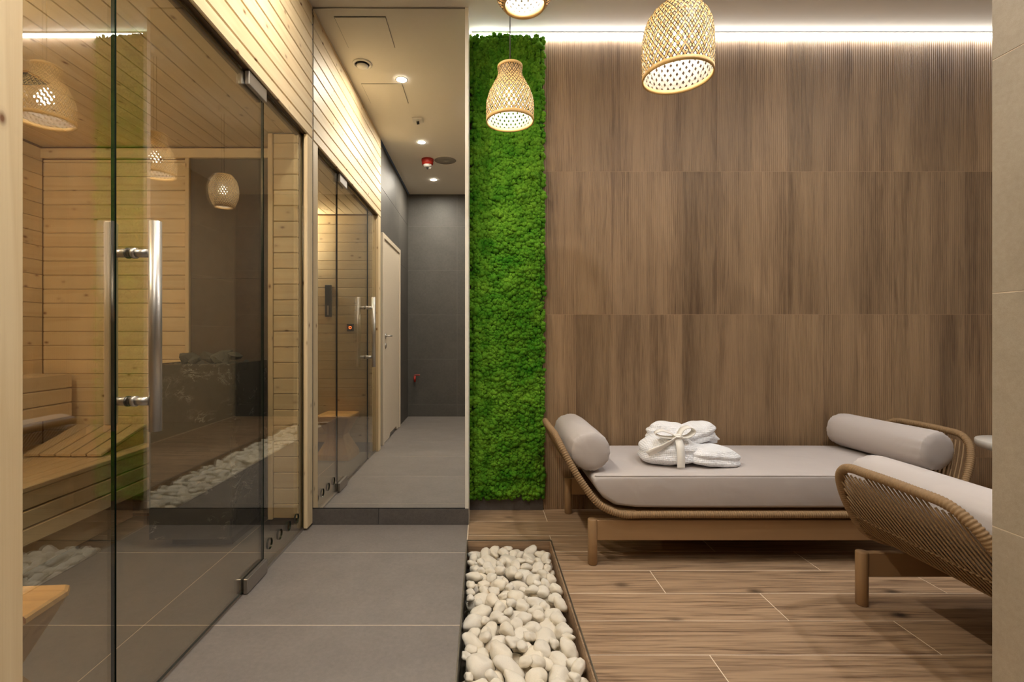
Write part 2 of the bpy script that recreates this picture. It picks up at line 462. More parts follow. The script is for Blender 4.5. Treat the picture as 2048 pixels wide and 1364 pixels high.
wall_mirror = struct('wall_mirror', MB().box(-1.1, -.084, YM+.02, YB+.012, -.01, ZC), 'white_paint', 'short white wall pier that carries the tall mirror', 'wall')
for a, b in ((-.992, -.606), (-.604, -.084)):
    piece('plinth_tile', wall_mirror, 'plinth_tile', a, b, YM, YM+.02, 0, .093, .001)
mi = thing('mirror', 'floor to ceiling frameless mirror above the dark plinth, showing the corridor', 'mirror', (-.55, YM, .095))
MB().box(-.435, .446, .002, .018, .004, 2.895).build('mirror_pane', 'mirror', mi)
MB().box(.446, .4655, 0, .019, .0, 2.902).build('side_trim', 'white_paint', mi)
MB().box(-.438, .446, 0, .019, .0, .004).build('bottom_trim', 'black', mi)
MB().box(-.438, .446, 0, .019, 2.895, 2.902).build('top_trim', 'dark_steel', mi)
baseb = struct('baseboard_back', MB().box(-.083, .377, YB-.014, YB-.0005, 0, .1, 0, .001), 'plinth_tile', 'dark grey tile skirting beneath the moss panel', 'baseboard')

wall_end = struct('wall_end', MB().box(-1.2, XR+.1, YE-.12, YE-.001, -.1, ZC), 'dark_grout', 'dark grey tiled end wall seen in the mirror', 'wall')
zr = [0, .165, .772, 1.372, 1.968, 2.568, ZC]
for z0, z1 in zip(zr, zr[1:]):
    for a, b in ((XL, -.35), (-.35, .85), (.85, PX)):
        piece('tile', wall_end, 'dark_tile', a+.001, b-.001, YE-.01, YE, z0+.001, z1-.001, .0008)
wall_left = struct('wall_left', MB().box(-1.2, XL-.01, YE-.1, .935, -.1, ZC), 'dark_grout', 'dark grey tiled corridor wall around the cream door', 'wall')
DY0, DY1, DZ = -.20, .80, 2.12
for z0, z1 in zip(zr, zr[1:]):
    segs = [(YE, DY0), (DY1, .935)] if z0 < DZ else [(YE, .05), (.05, .935)]
    for a, b in segs:
        if z0 < DZ < z1:
            piece('tile', wall_left, 'dark_tile', XL-.01, XL, a+.001, b-.001, z0+.001, z1-.001, .0008)
        else:
            piece('tile', wall_left, 'dark_tile', XL-.01, XL, a+.001, b-.001, z0+.001, z1-.001, .0008)
piece('tile', wall_left, 'dark_tile', XL-.01, XL, DY0+.001, DY1-.001, DZ, 2.567, .0008)
wall_part = struct('wall_right', MB().box(PX+.001, PX+.13, YE, PY-.001, -.01, ZC), 'grout', 'beige stone tiled partition at the right edge', 'wall')
for i in range(5):
    for a, b in ((PY-1.2, PY), (YE, PY-1.2)):
        piece('tile', wall_part, 'beige_tile', PX, PX+.012, a+.001, b-.001, .0085+.6*i, min(.0085+.6*i+.598, ZC-.001), .0008)
wall_far = struct('wall_far_right', MB().box(XR, XR+.1, YE-.1, YB+.1, -.1, ZC), 'white_paint', 'plain white side wall of the lounge hidden behind the partition', 'wall')

# LED cove
led = thing('cove_light_strip', 'long white light strip glowing where rear wall meets ceiling', 'light strip', (-.07, YB-.03, 2.975))
MB().box(0, XR+.06, .008, .0285, .0, .014).build('diffuser', 'led', led)
MB().box(0, XR+.06, .006, .0295, .0145, .0245).build('profile', 'steel', led)

# ------------------------------------------------------------------ sauna shell
SB = 2.90; SN = 1.05; SX = -2.66; SC = 2.235; PIER = 2.68
ws_back = struct('wall_sauna_back', MB().box(SX-.05, -1.1, SB+.016, YB-.02, 0, 2.5), 'pine_dark', 'rear sauna wall of horizontal knotty pine boards', 'wall')
z = 1.802-.0852*21
while z < 2.15:
    z0, z1 = max(z, .02), min(z+.0852, 2.16)
    piece('board', ws_back, 'pineX', SX, -1.79, SB, SB+.016, z0+.0008, z1-.0008, .0045)
    z += .0852
piece('moulding', ws_back, 'pineX', SX, -1.02, SB-.018, SB+.01, 2.165, 2.222, .003)
piece('moulding', ws_back, 'pineZ', -1.79, -1.765, SB-.02, SB+.01, .0, 2.164, .003)
for z0, z1 in ((.0, .72), (.72, 1.44), (1.44, 2.164)):
    piece('slab', ws_back, 'niche', -1.764, -1.2, SB, SB+.014, z0, z1-.001, .001)
ws_left = struct('wall_sauna_left', MB().box(SX-.1, SX-.016, SN, SB+.1, 0, 2.5), 'pine_dark', 'left sauna wall of horizontal pine boards behind the bench', 'wall')
for i in range(27):
    z0 = .01+.0855*i
    if z0 < 2.2: piece('board', ws_left, 'pineY', SX-.016, SX, SN, SB, z0+.0008, min(z0+.0855, 2.225)-.0008, .003)
ws_near = struct('wall_sauna_near', MB().box(SX-.1, XG-.02, SN-.12, SN-.016, 0, 2.5), 'pine_dark', 'near sauna wall of pine boards seen only in the mirror', 'wall')
for i in range(25):
    z0 = .09+.0855*i
    piece('board', ws_near, 'pineX', SX, XG-.02, SN-.016, SN, z0+.0008, min(z0+.0855, 2.225)-.0008, .003)
piece('moulding', ws_near, 'dark_tile', SX, XG-.02, SN-.016, SN-.002, 0, .089, .001)
pier = struct('wall_sauna_pier', MB().box(-1.195, XG-.012, PIER+.016, YB-.02, .0, 2.24), 'niche', 'narrow pine clad return of the sauna beside the mirror', 'wall')
z = 1.734-.0877*19
while z < 2.2:
    z0, z1 = max(z, .075), min(z+.0877, 2.225)
    if z1-z0 > .01: piece('board', pier, 'pineX', -1.172, XG-.014, PIER, PIER+.016, z0+.0008, z1-.0008, .0045)
    z += .0877
piece('moulding', pier, 'pineZ', -1.2, -1.173, PIER-.006, PIER+.016, .07, 2.225, .003)
s_ceil = struct('ceiling_sauna', MB().box(SX-.1, XG-.012, SN-.1, YB, SC+.016, SC+.2), 'pine_dark', 'sauna ceiling of narrow pine boards running front to back', 'ceiling')
x = SX
while x < XG-.02:
    piece('board', s_ceil, 'pineY', x+.0008, min(x+.0855, XG-.013)-.0008, SN, SB, SC, SC+.016, .003)
    x += .0855
vt = thing('sauna_ceiling_vent', 'dark slotted air vent in the sauna ceiling at upper left', 'vent', (-2.02, 2.11, SC))
m = MB().box(-.07, .07, -.055, .055, -.006, 0, 0, .002); m.build('frame', 'pine_dark', vt)
for i in range(7):
    MB().box(-.06, .06, -.046+.0145*i, -.039+.0145*i, -.011, -.005).build('slat', 'black', vt)

# sauna front: pine header above glass, posts
ws_front = struct('wall_front', MB().box(XW-.115, XW-.016, .93, YM+.02, 2.245, ZC), 'pine_dark', 'pine clad header above the sauna glass', 'wall')
zs = [2.232, 2.293] + [2.293+.0855*(i+1) for i in range(8)] + [ZC]
for z0, z1 in zip(zs, zs[1:]):
    piece('board', ws_front, 'pineY', XW-.016, XW, .93, YM-.0015, z0+.0008, z1-.0008, .0052)
piece('gasket', ws_front, 'soffit', XG-.03, XW-.016, 1.03, 2.70, 2.234, 2.244, .001)
piece('gasket', ws_front, 'soffit', XG-.03, XG-.016, 1.03, 2.70, 2.215, 2.234, .001)
trim1 = struct('trim_1', MB().box(XW-.03, XW, .94, 1.03, 0.0, 2.23, 0, .003), 'pineZ', 'knotty pine post at the left edge of the photo', 'post')
trim2 = struct('trim_2', MB().box(XW-.022, XW-.001, 2.694, YM-.0015, 0.012, 2.23, 0, .003), 'pineZ', 'pine post between the sauna glass and the mirror', 'post')
piece('moulding', trim2, 'pineZ', XG-.014, XW-.0225, 2.715, YM-.002, 0.012, 2.23, .002)
piece('moulding', trim1, 'pineZ', XG-.05, XW-.0305, .94, 1.035, 0.0, 2.23, .002)

# glazing: pane with edge faces in a darker glass
def pane_mesh(y0, y1, z0, z1, holes=(), t=.010):
    """slab in the YZ plane, x from -t/2 to t/2; holes = (y, z, r)"""
    m = MB()
    def quad(a, b, c, d):
        for x in (-t/2, t/2): m.add([(x, *q) for q in (a, b, c, d)], [(0, 1, 2, 3)], 0)
    if not holes:
        quad((y0, z0), (y1, z0), (y1, z1), (y0, z1))
    else:
        hs = sorted(holes); g = .05; zt = .19
        quad((y0, zt), (y1, zt), (y1, z1), (y0, z1))
        cur = y0
        for (hy, hz, hr) in hs:
            if hy-g > cur+1e-4: quad((cur, z0), (hy-g, z0), (hy-g, zt), (cur, zt))
            n = 24; out = []; inn = []
            for k in range(n):
                a = 2*math.pi*(k+.5)/n; cy, sz_ = math.cos(a), math.sin(a)
                inn.append((hy+hr*cy, hz+hr*sz_))
                kk = min(g/abs(cy) if abs(cy) > 1e-9 else 9, ((zt-hz) if sz_ > 0 else (hz-z0))/abs(sz_) if abs(sz_) > 1e-9 else 9)
                out.append((hy+kk*cy, hz+kk*sz_))
            for k in range(n):
                l = (k+1) % n; quad(inn[k], inn[l], out[l], out[k])
            # fill the four corners
            for (cy, cz) in ((hy-g, z0), (hy+g, z0), (hy+g, zt), (hy-g, zt)):
                near = sorted(range(n), key=lambda k: (out[k][0]-cy)**2+(out[k][1]-cz)**2)[:2]
                for x in (-t/2, t/2): m.add([(x, cy, cz), (x, *out[near[0]]), (x, *out[near[1]])], [(0, 1, 2)], 0)
            for k in range(n):
                l = (k+1) % n
                m.add([(-t/2, *inn[k]), (t/2, *inn[k]), (t/2, *inn[l]), (-t/2, *inn[l])], [(0, 1, 2, 3)], 1)
            cur = hy+g
        if y1 > cur+1e-4: quad((cur, z0), (y1, z0), (y1, zt), (cur, zt))
    for a, b in (((y0, z0), (y1, z0)), ((y1, z0), (y1, z1)), ((y1, z1), (y0, z1)), ((y0, z1), (y0, z0))):
        m.add([(-t/2, *a), (t/2, *a), (t/2, *b), (-t/2, *b)], [(0, 1, 2, 3)], 1)
    me = bpy.data.meshes.new('glass_pane'); me.from_pydata(m.v, [], m.f); me.update()
    me.materials.append(M['glass']); me.materials.append(M['glass_edge']); me.polygons.foreach_set('material_index', m.mi)
    return me

def glazing(name, label, cat, y0, y1, z0, z1, holes=()):
    t = thing(name, label, cat, (XG, (y0+y1)/2, z0), None, 'structure')
    cy = (y0+y1)/2
    link('glass_pane', pane_mesh(y0-cy, y1-cy, 0, z1-z0, [(h[0]-cy, h[1]-z0, h[2]) for h in holes]), t)
    return t
win1 = glazing('window_1', 'narrow fixed sauna pane left of the glass door', 'glass panel', 1.031, 1.322, .004, 2.232)
door1 = glazing('door_1', 'frameless sauna glass door with a long steel pull handle', 'glass door', 1.329, 2.214, .012, 2.226)
win2 = glazing('window_2', 'fixed sauna pane with four round vent holes beside the mirror', 'glass panel', 2.222, 2.713, .004, 2.232,
               [(2.292, .105, .026), (2.405, .102, .026), (2.515, .099, .026), (2.625, .096, .026)])
MB().box(-.009, .009, -.245, .2455, -.004, .008).build('bottom_channel', 'steel', win2)
MB().box(-.009, .009, -.145, .145, -.004, .008).build('bottom_channel', 'steel', win1)
def dl(x, y, z): return (x-XG, y-1.7715, z-.012)
def hinge(y0, y1, z0, z1):
    m = MB()
    for x0, x1 in ((XG+.0055, XG+.024), (XG-.024, XG-.0055)):
        a = dl(x0, y0, z0); b = dl(x1, y1, z1); m.box(a[0], b[0], a[1], b[1], a[2], b[2], 0, .002)
    return m
hinge(2.045, 2.212, 2.170, 2.228).build('hinge', 'hinge', door1)
h = hinge(2.03, 2.218, .004, .066).build('hinge', 'hinge', door1)
hy = 1.392
hd = MB().tube([dl(-.95, hy, .822), dl(-.95, hy, 1.429)], .0165, 28).build('handle_bar', 'steel', door1)
a = dl(-1.089, hy, .84); b = dl(-1.067, hy, 1.428)
MB().box(a[0], b[0], a[1]-.016, b[1]+.016, a[2], b[2], 0, .004).build('inner_handle_bar', 'alderZ', door1)['label'] = 'wooden inner grip of the glass door handle'
for zc in (1.337, .908):
    m = MB().tube([dl(-.966, hy, zc), dl(XG+.006, hy, zc)], .0125, 20)
    m.tube([dl(XG+.0055, hy, zc), dl(XG+.015, hy, zc)], .0155, 24)
    m.tube([dl(XG-.0055, hy, zc), dl(-1.068, hy, zc)], .0125, 20)
    m.tube([dl(XG-.0055, hy, zc), dl(XG-.012, hy, zc)], .0155, 24, False, 1)
    m.build('crossbar', ['steel', 'black'], door1)

# ------------------------------------------------------------------ sauna furniture
bench = thing('sauna_bench', 'wide low slatted sauna bench along the left wall with boarded front', 'bench', (-2.3, 1.98, 0))
def bp(name, mat, *a, ch=.004): return piece(name, bench, mat, *a, ch=ch)
x = -1.95
for i, wd in enumerate((.064, .08, .08, .08, .08, .08, .08, .08, .077)):
    bp('seat_slat', 'alderY', x-wd+.007, x, SN+.01, SB-.004, .426, .45); x -= wd
for i in range(3):
    z1 = .424-.078*i
    bp('front_board', 'alderY', -1.974, -1.952, SN+.01, SB-.004, z1-.071, z1)
bp('recessed_board', 'alderY', -2.13, -2.11, SN+.01, SB-.004, .002, .19)
for yy in (1.3, 2.0, 2.7):
    bp('support', 'alderX', SX+.004, -1.976, yy-.025, yy+.025, .35, .424)
br = thing('back_support', 'three board wooden backrest fixed above the bench at left', 'backrest', (-2.45, 1.9, .62))
for i in range(3):
    piece('backrest_board', br, 'alderY', -2.452, -2.43, SN+.02, 2.84, .622+.085*i, .622+.085*i+.08, .004)
piece('cap_board', br, 'alderY', SX+.002, -2.453, SN+.02, 2.84, .856, .872, .003)
for yy in (1.5, 2.2, 2.81):
    piece('bracket', br, 'alderZ', SX+.003, -2.453, yy-.02, yy+.02, .63, .855, .003)
# sloped headrest
hr = thing('bench_headrest', 'sloping slatted headrest lying on the sauna bench', 'headrest', (-2.235, 2.7, .45))
hw = .083; ya, yb = 2.545, 2.885; za, zb = .016, .112
for i in range(5):
    x0 = -2.44+.0835*i+(0)
    m = MB(); L = math.hypot(yb-ya, zb-za)
    m.box(-hw/2+.004, hw/2-.004, -L/2, L/2, -.008, .008, 0, .003)
    o = m.build('headrest_slat', 'alderY', hr, (x0+hw/2+2.235, (ya+yb)/2-2.7, (za+zb)/2-.004))
    o.rotation_euler = (math.atan2(zb-za, yb-ya), 0, 0)
for xx in (-2.432, -2.05):
    m = MB()
    x0, x1 = xx-.009+2.235, xx+.009+2.235
    P = [(ya+.03-2.7, .001), (yb-2.7, .001), (yb-2.7, zb-.022), (ya+.06-2.7, .004)]
    m.add([(x0, *q) for q in P]+[(x1, *q) for q in P], [(0, 1, 2, 3), (7, 6, 5, 4), (0, 4, 5, 1), (1, 5, 6, 2), (2, 6, 7, 3), (3, 7, 4, 0)])
    m.build('side_panel', 'alderY', hr)

# heater
HX0, HX1, HY0, HY1 = -1.712, -1.297, 2.46, 2.88
ht = thing('sauna_heater', 'square sauna heater clad in dark veined stone, filled with rocks', 'heater', (-1.505, 2.67, 0))
def hp(n, mat, *a, ch=.0015): return piece(n, ht, mat, *a, ch=ch)
hp('base', 'black', HX0+.08, HX1-.02, HY0+.06, HY1-.03, 0.0, .05)
for i in range(3):
    z0, z1 = .051+.3*i, .350+.3*i
    hp('cladding_slab', 'marble', HX0, HX1, HY0, HY0+.02, z0, z1)
    hp('cladding_slab', 'marble', HX1-.02, HX1, HY0+.021, HY1, z0, z1)
    hp('cladding_slab', 'marble', HX0, HX0+.02, HY0+.021, HY1, z0, z1)
hp('core', 'black', HX0+.021, HX1-.021, HY0+.021, HY1-.005, .052, .90)
def rock_mesh(seed):
    r = random.Random(seed); bm = bmesh.new()
    for i in range(16):
        v = Vector((r.gauss(0, 1), r.gauss(0, 1), r.gauss(0, 1))).normalized()
        bm.verts.new((v.x*r.uniform(.8, 1.1), v.y*r.uniform(.6, .95), v.z*r.uniform(.45, .7)))
    g = bmesh.ops.convex_hull(bm, input=bm.verts)
    bmesh.ops.delete(bm, geom=[x for x in bm.verts if not x.link_faces], context='VERTS')
    bmesh.ops.subdivide_edges(bm, edges=bm.edges[:], cuts=1, use_grid_fill=True)
    for v in bm.verts: v.co += Vector((r.uniform(-1, 1), r.uniform(-1, 1), r.uniform(-1, 1)))*.05
    bmesh.ops.recalc_face_normals(bm, faces=bm.faces)
    me = bpy.data.meshes.new('rock'); bm.to_mesh(me); bm.free(); me.materials.append(M['rock']); return me
rocks = [rock_mesh(100+i) for i in range(6)]
cells = [(i, j) for i in range(5) for j in range(4)]
for n, (i, j) in enumerate(cells):
    px = HX0+.07+.069*i+R.uniform(-.01, .01); py = HY0+.065+.085*j+R.uniform(-.012, .012)
    o = link('sauna_rock', rocks[n % 6], None, (px, py, .925+R.uniform(-.004, .012)), (R.uniform(-.4, .4), R.uniform(-.4, .4), R.uniform(0, 6.28)))
    s = R.uniform(.036, .046); o.scale = (s, s, s*.9)
    tag(o, 'rough black rock packed level with the heater rim beneath the topmost rocks', 'rock', 'black rocks on the sauna heater')
for n, (px, py, s) in enumerate(((-1.58, 2.55, .05), (-1.50, 2.62, .055), (-1.42, 2.57, .05), (-1.62, 2.68, .05), (-1.45, 2.70, .055), (-1.38, 2.66, .042), (-1.53, 2.53, .04))):
    o = link('sauna_rock', rocks[(n+2) % 6], None, (px, py, .972+.006*(n % 3)), (R.uniform(-.7, .7), R.uniform(-.7, .7), R.uniform(0, 6.28)))
    o.scale = (s, s, s)
    tag(o, 'rough black rock lying topmost on the heap of heater rocks', 'rock', 'black rocks on the sauna heater')

# stool
st = thing('wooden_stool', 'hourglass shaped solid wood stool just inside the sauna glass', 'stool', (-1.31, 1.212, 0))
m = MB(); secs = [(0, .150, .148), (.045, .144, .142), (.18, .078, .078), (.21, .076, .076), (.345, .140, .137), (.372, .150, .147)]
vs = []; fs = []
corner = [(-1, -1), (-.75, -1.03), (.72, -1.04), (1, -.95), (1.04, -.7), (1.05, .75), (.95, 1), (.7, 1.03), (-.7, 1.05), (-1, .97), (-1.03, .7), (-1.04, -.72)]
nn = len(corner)
for z, a, b in secs:
    for cx, cy in corner: vs.append((cx*a, cy*b, z))
for i in range(len(secs)-1):
    for k in range(nn):
        l = (k+1) % nn; fs.append((i*nn+k, i*nn+l, (i+1)*nn+l, (i+1)*nn+k))
fs.append(tuple(range(nn-1, -1, -1))); fs.append(tuple((len(secs)-1)*nn+k for k in range(nn)))
m.add(vs, fs); o = m.build('stool_body', 'stool_wood', st)
m = MB(); vs = []; tops = [(.3725, .152, .149), (.385, .151, .148), (.390, .145, .142)]
for half in (0, 1):
    cs = [(-1, -1), (.9, -1.02), (1.02, -.85), (1.04, -.14), (-1.03, -.02)] if half == 0 else [(-1.03, .03), (1.04, -.09), (1.05, .8), (.92, 1.02), (-1, 1)]
    v2 = []; f2 = []; n5 = len(cs)
    for z, a, b in tops:
        for cx, cy in cs: v2.append((cx*a, cy*b, z))
    for i in range(2):
        for k in range(n5):
            l = (k+1) % n5; f2.append((i*n5+k, i*n5+l, (i+1)*n5+l, (i+1)*n5+k))
    f2.append(tuple(range(n5-1, -1, -1))); f2.append(tuple(2*n5+k for k in range(n5)))
    MB().add(v2, f2).build('seat_half', 'stool_top', st)
for o in (st,): o.rotation_euler = (0, 0, math.radians(4))

# things on the near sauna wall (seen in the mirror)
hy_ = thing('sauna_thermometer', 'tall narrow dark gauge on sauna wall, reflected in the mirror', 'thermometer', (-1.45, SN, 1.42))
MB().box(-.03, .03, .0, .022, -.15, .15, 0, .004).build('case', 'black', hy_)
MB().box(-.006, .006, .022, .025, -.135, -.045).build('scale', 'steel', hy_)
sw = thing('sauna_switch', 'small square switch with orange ring, reflected in the mirror', 'switch', (-1.245, SN, 1.17))
MB().box(-.032, .032, 0, .012, -.034, .034, 0, .003).build('plate', 'black', sw)
m = MB(); m.tube([(.011*math.cos(i*math.pi/8), .0135, .011*math.sin(i*math.pi/8)) for i in range(16)], .0028, 6, True); m.build('indicator_ring', 'led_red', sw)

# ------------------------------------------------------------------ corridor door & fittings behind the camera (mirror)
door2 = thing('door_2', 'cream panel door in the dark wall, reflected in the mirror', 'door', (XL, .30, 0), None, 'structure')
DW = (.80-.05)-(-.20+.05)
m = MB(); hw2 = .445
P = [(-hw2, .008), (-.30, .008), (-.26, .05), (.10, .05), (.14, .008), (hw2, .008), (hw2, 2.065), (-hw2, 2.065)]
m.add([(-.03, *q) for q in P]+[(.012, *q) for q in P], [tuple(range(8)), tuple(range(15, 7, -1))]+[(i, (i+1) % 8, 8+(i+1) % 8, 8+i) for i in range(8)])
m.build('leaf', 'door_white', door2)
for y0, y1, z0, z1 in ((-.5, -.448, 0, 2.12), (.448, .5, 0, 2.12), (-.447, .447, 2.07, 2.12)):
    MB().box(-.01, .022, y0, y1, z0, z1, 0, .003).build('frame', 'door_white', door2)
MB().box(-.05, -.031, -.5, .5, 0, 2.12).build('reveal', 'black', door2)
m = MB(); m.cyl((.012, .36, 1.09), (.02, .36, 1.09), .026); m.cyl((.012, .36, 1.09), (.06, .36, 1.09), .009); m.tube([(.056, .36, 1.09), (.058, .30, 1.09), (.056, .24, 1.09)], .008, 12)
m.build('lever', 'steel', door2)
m = MB(); m.cyl((.012, .36, .99), (.02, .36, .99), .026); m.build('lock_rosette', 'steel', door2)

def downlight(y, nm, x=-.605, grp='recessed corridor downlights', lens='down'):
    t = thing('downlight', nm, 'downlight', (x, y, ZC), grp)
    MB().lathe([(.036, -.001), (.046, -.001), (.047, -.004), (.036, -.005)], seg=28, close=True).build('ring', 'white_plastic', t)
    MB().lathe([(.0001, -.0025), (.036, -.0025), (.036, -.001), (.0001, -.001)], seg=28, close=True).build('lens', lens, t)
downlight(1.995, 'downlight nearest the mirror in the reflected corridor ceiling')
downlight(.835, 'middle downlight of the reflected corridor ceiling')
downlight(-.307, 'farthest downlight of the reflected corridor ceiling, past the red alarm')

downlight(1.35, 'unseen fill light added above the pebble trough side of the front daybed', 1.0, 'added lounge fill lights', 'lounge_fill')  # invented light out of frame, added to lift the lounge brightness
downlight(1.75, 'unseen fill light added above the middle of the lounge', 2.2, 'added lounge fill lights', 'lounge_fill')  # second added light, also unseen, brightening the lounge

def hatch(x, y, lab):
    t = thing('ceiling_hatch', lab, 'hatch', (x, y, ZC))
    m = MB().box(-.155, .155, -.155, .155, -.0015, 0); m.build('seam', 'dark_grout', t)
    MB().box(-.152, .152, -.152, .152, -.005, -.0016, 0, .001).build('panel', 'ceiling_paint', t)
hatch(-.735, 2.545, 'square ceiling access panel nearest the mirror')
hatch(-.765, 1.783, 'square ceiling access panel beyond the air valve')
av = thing('air_valve', 'round white air valve in the reflected ceiling', 'vent', (-.845, 2.2, ZC))
MB().lathe([(.05, 0), (.068, 0), (.066, -.008), (.05, -.008)], seg=28, close=True).build('rim', 'white_plastic', av)
MB().lathe([(.0001, -.001), (.05, -.001), (.05, 0), (.0001, 0)], seg=24, close=True).build('throat', 'black', av)
MB().lathe([(.0001, -.024), (.03, -.023), (.042, -.017), (.03, -.012), (.0001, -.012)], seg=24).build('cone', 'white_plastic', av)
MB().cyl((0, 0, -.012), (0, 0, -.001), .006).build('stem', 'steel', av)
sd = thing('motion_sensor', 'small square white sensor with dark nub on the reflected ceiling', 'sensor', (-.575, 1.335, ZC))
MB().box(-.045, .045, -.045, .045, -.018, 0, 0, .004).build('plate', 'white_plastic', sd)
MB().tube([(0, 0, -.018), (.003, -.012, -.04)], .012, 14).build('nub', 'black', sd)
al = thing('fire_alarm', 'red round fire alarm sounder on the reflected ceiling', 'alarm', (-.6, .37, ZC))
MB().lathe([(.0001, 0), (.065, 0), (.066, -.02), (.062, -.025), (.062, -.04), (.058, -.062), (.0001, -.062)], seg=28).build('sounder', 'red', al)
MB().lathe([(.0001, -.0625), (.05, -.0625), (.04, -.085), (.0001, -.087)], seg=28).build('detector_head', 'white_plastic', al)
MB().tube([(0, 0, -.087), (0, 0, -.105)], .011, 14).build('nub', 'black', al)
sp = thing('ceiling_speaker', 'round grey flush speaker beside the red alarm', 'speaker', (-.41, .345, ZC))
MB().lathe([(.118, 0), (.128, 0), (.126, -.006), (.118, -.006)], seg=36, close=True).build('rim', 'ceiling_paint', sp)
MB().lathe([(.0001, -.004), (.118, -.004), (.118, 0), (.0001, 0)], seg=36, close=True).build('grille', 'grey_mesh', sp)
vl = thing('water_valve', 'small red handled valve low on the reflected end wall', 'valve', (-.915, YE, .53))
MB().cyl((0, 0, 0), (0, .05, 0), .012).build('pipe', 'steel', vl)
m = MB(); m.tube([(0, .05, .02), (0, .05, -.06)], .014, 14); m.build('body', 'red', vl)
MB().box(-.008, .07, .04, .06, .028, .038, 0, .003).build('lever', 'red', vl)

# ------------------------------------------------------------------ moss panel
mo = thing('moss_panel', 'tall narrow panel of bright green moss beside the mirror', 'moss panel', (.152, YB, .09))
MX0, MX1, MZ0, MZ1 = -.076, .380, .085, 2.978
MB().box(MX0-.152+.008, MX1-.152-.008, -.030, -.001, .01, MZ1-.09-.025).build('backing', 'moss_back', mo)
def moss_mesh():
    rs = np.random.RandomState(3)
    bm = bmesh.new(); bmesh.ops.create_icosphere(bm, subdivisions=2, radius=1.0)
    base = np.array([v.co[:] for v in bm.verts]); faces = np.array([[v.index for v in f.verts] for f in bm.faces]); bm.free()
    variants = []
    for k in range(6):
        n = np.array([mnoise.noise(Vector(p)*2.6+Vector((k*9.1, 3, 7))) for p in base])
        n2 = np.array([mnoise.noise(Vector(p)*5.5+Vector((k*4.1, 13, 2))) for p in base])
        variants.append(base*(1+.42*n+.38*n2)[:, None])
    step = .0150; pts = []
    nx = int((MX1-MX0)/step); nz = int((MZ1-MZ0)/step)
    V = []; F = []; off = 0
    for i in range(nx+1):
        for j in range(nz+1):
            x = MX0+i*step+rs.uniform(-.006, .006); z = MZ0+j*step+rs.uniform(-.006, .006)
            hgt = mnoise.noise(Vector((x*14, z*14, 1)))*.014+mnoise.noise(Vector((x*38, z*38, 5)))*.012
            edge = (i < 2 or i > nx-2 or j < 2 or j > nz-2)
            if edge and rs.rand() < .25: continue
            r = rs.uniform(.0095, .0175)
            if rs.rand() < .12: r *= 1.25
            a = rs.uniform(0, 6.28); ca, sa = math.cos(a), math.sin(a)
            b = variants[rs.randint(6)]
            q = np.stack([b[:, 0]*ca-b[:, 2]*sa, b[:, 1], b[:, 0]*sa+b[:, 2]*ca], 1)*r
            V.append(q+np.array([x-.152, -.042-hgt-(0 if not edge else -.012), z-.09])); F.append(faces+off); off += len(b)
    V = np.concatenate(V); F = np.concatenate(F)
    me = bpy.data.meshes.new('moss_tufts'); me.vertices.add(len(V)); me.vertices.foreach_set('co', V.ravel())
    me.loops.add(F.size); me.loops.foreach_set('vertex_index', F.ravel())
    me.polygons.add(len(F)); me.polygons.foreach_set('loop_start', np.arange(0, F.size, 3)); me.polygons.foreach_set('loop_total', np.full(len(F), 3))
    me.update(calc_edges=True); me.validate(); me.materials.append(M['moss']); return me
tag(link('moss_tufts', moss_mesh(), mo), kind='stuff')

# ------------------------------------------------------------------ pebbles
def pebble_mesh(seed, sub=2):
    r = random.Random(seed); bm = bmesh.new(); bmesh.ops.create_icosphere(bm, subdivisions=sub, radius=1.0)
    sx, sy, sz = r.uniform(1.0, 1.4), r.uniform(.78, 1.0), r.uniform(.62, .82); o = Vector((seed*3.1, 1.7, 5))
    for v in bm.verts:
        n = mnoise.noise(v.co*1.1+o)*.36+mnoise.noise(v.co*2.3+o)*.10
        v.co = Vector((v.co.x*sx, v.co.y*sy, v.co.z*sz))*(1+n)
    for f in bm.faces: f.smooth = True
    me = bpy.data.meshes.new('pebble'); bm.to_mesh(me); bm.free(); me.materials.append(M['pebble']); return me
peb = [pebble_mesh(i, 3) for i in range(10)]
rs = np.random.RandomState(11)
def pack():
    ps = []  # x,y,z,r
    arr = np.zeros((0, 4))
    def try_place(n, rmin, rmax, y0, y1, zmax):
        nonlocal arr
        for _ in range(n):
            r = rs.uniform(rmin, rmax); K = 26
            xx = rs.uniform(TX0+r*1.0+.004, TX1-r*1.0-.008, K); yy = rs.uniform(y0+r*1.0+.003, y1-r*1.0-.012, K)
            zz = np.full(K, -.15+r*.8)
            if len(arr):
                d2 = (xx[:, None]-arr[None, :, 0])**2+(yy[:, None]-arr[None, :, 1])**2
                S = (r+arr[None, :, 3])*.93
                g = np.where(d2 < S**2, arr[None, :, 2]+np.sqrt(np.maximum(S**2-d2, 0))*.82, -9)
                zz = np.maximum(zz, g.max(1))
            k = zz.argmin()
            if zz[k]+r*.7 > zmax: continue
            arr = np.vstack([arr, [xx[k], yy[k], zz[k], r]])
    try_place(1300, .028, .054, 1.40, TY1, -.012)
    try_place(500, .020, .032, 1.40, TY1, -.010)
    try_place(2200, .026, .043, TY0, 1.40, -.012)
    return arr
arr = pack()
top = []
for i, (x, y, z, r) in enumerate(arr):
    cov = 0
    dd = np.hypot(arr[:, 0]-x, arr[:, 1]-y)
    above = (arr[:, 2] > z+.012) & (dd < (arr[:, 3]+r)*.42)
    vis = (y > 1.47) and not above.any() and z > -.125
    top.append((vis, i))
vis_i = [i for v, i in top if v]
vis_i.sort(key=lambda i: arr[i][1])
vis_i = set(vis_i[:300])
V = []; F = []; off = 0
lowp = [pebble_mesh(i, 2) for i in range(6)]
lowd = []
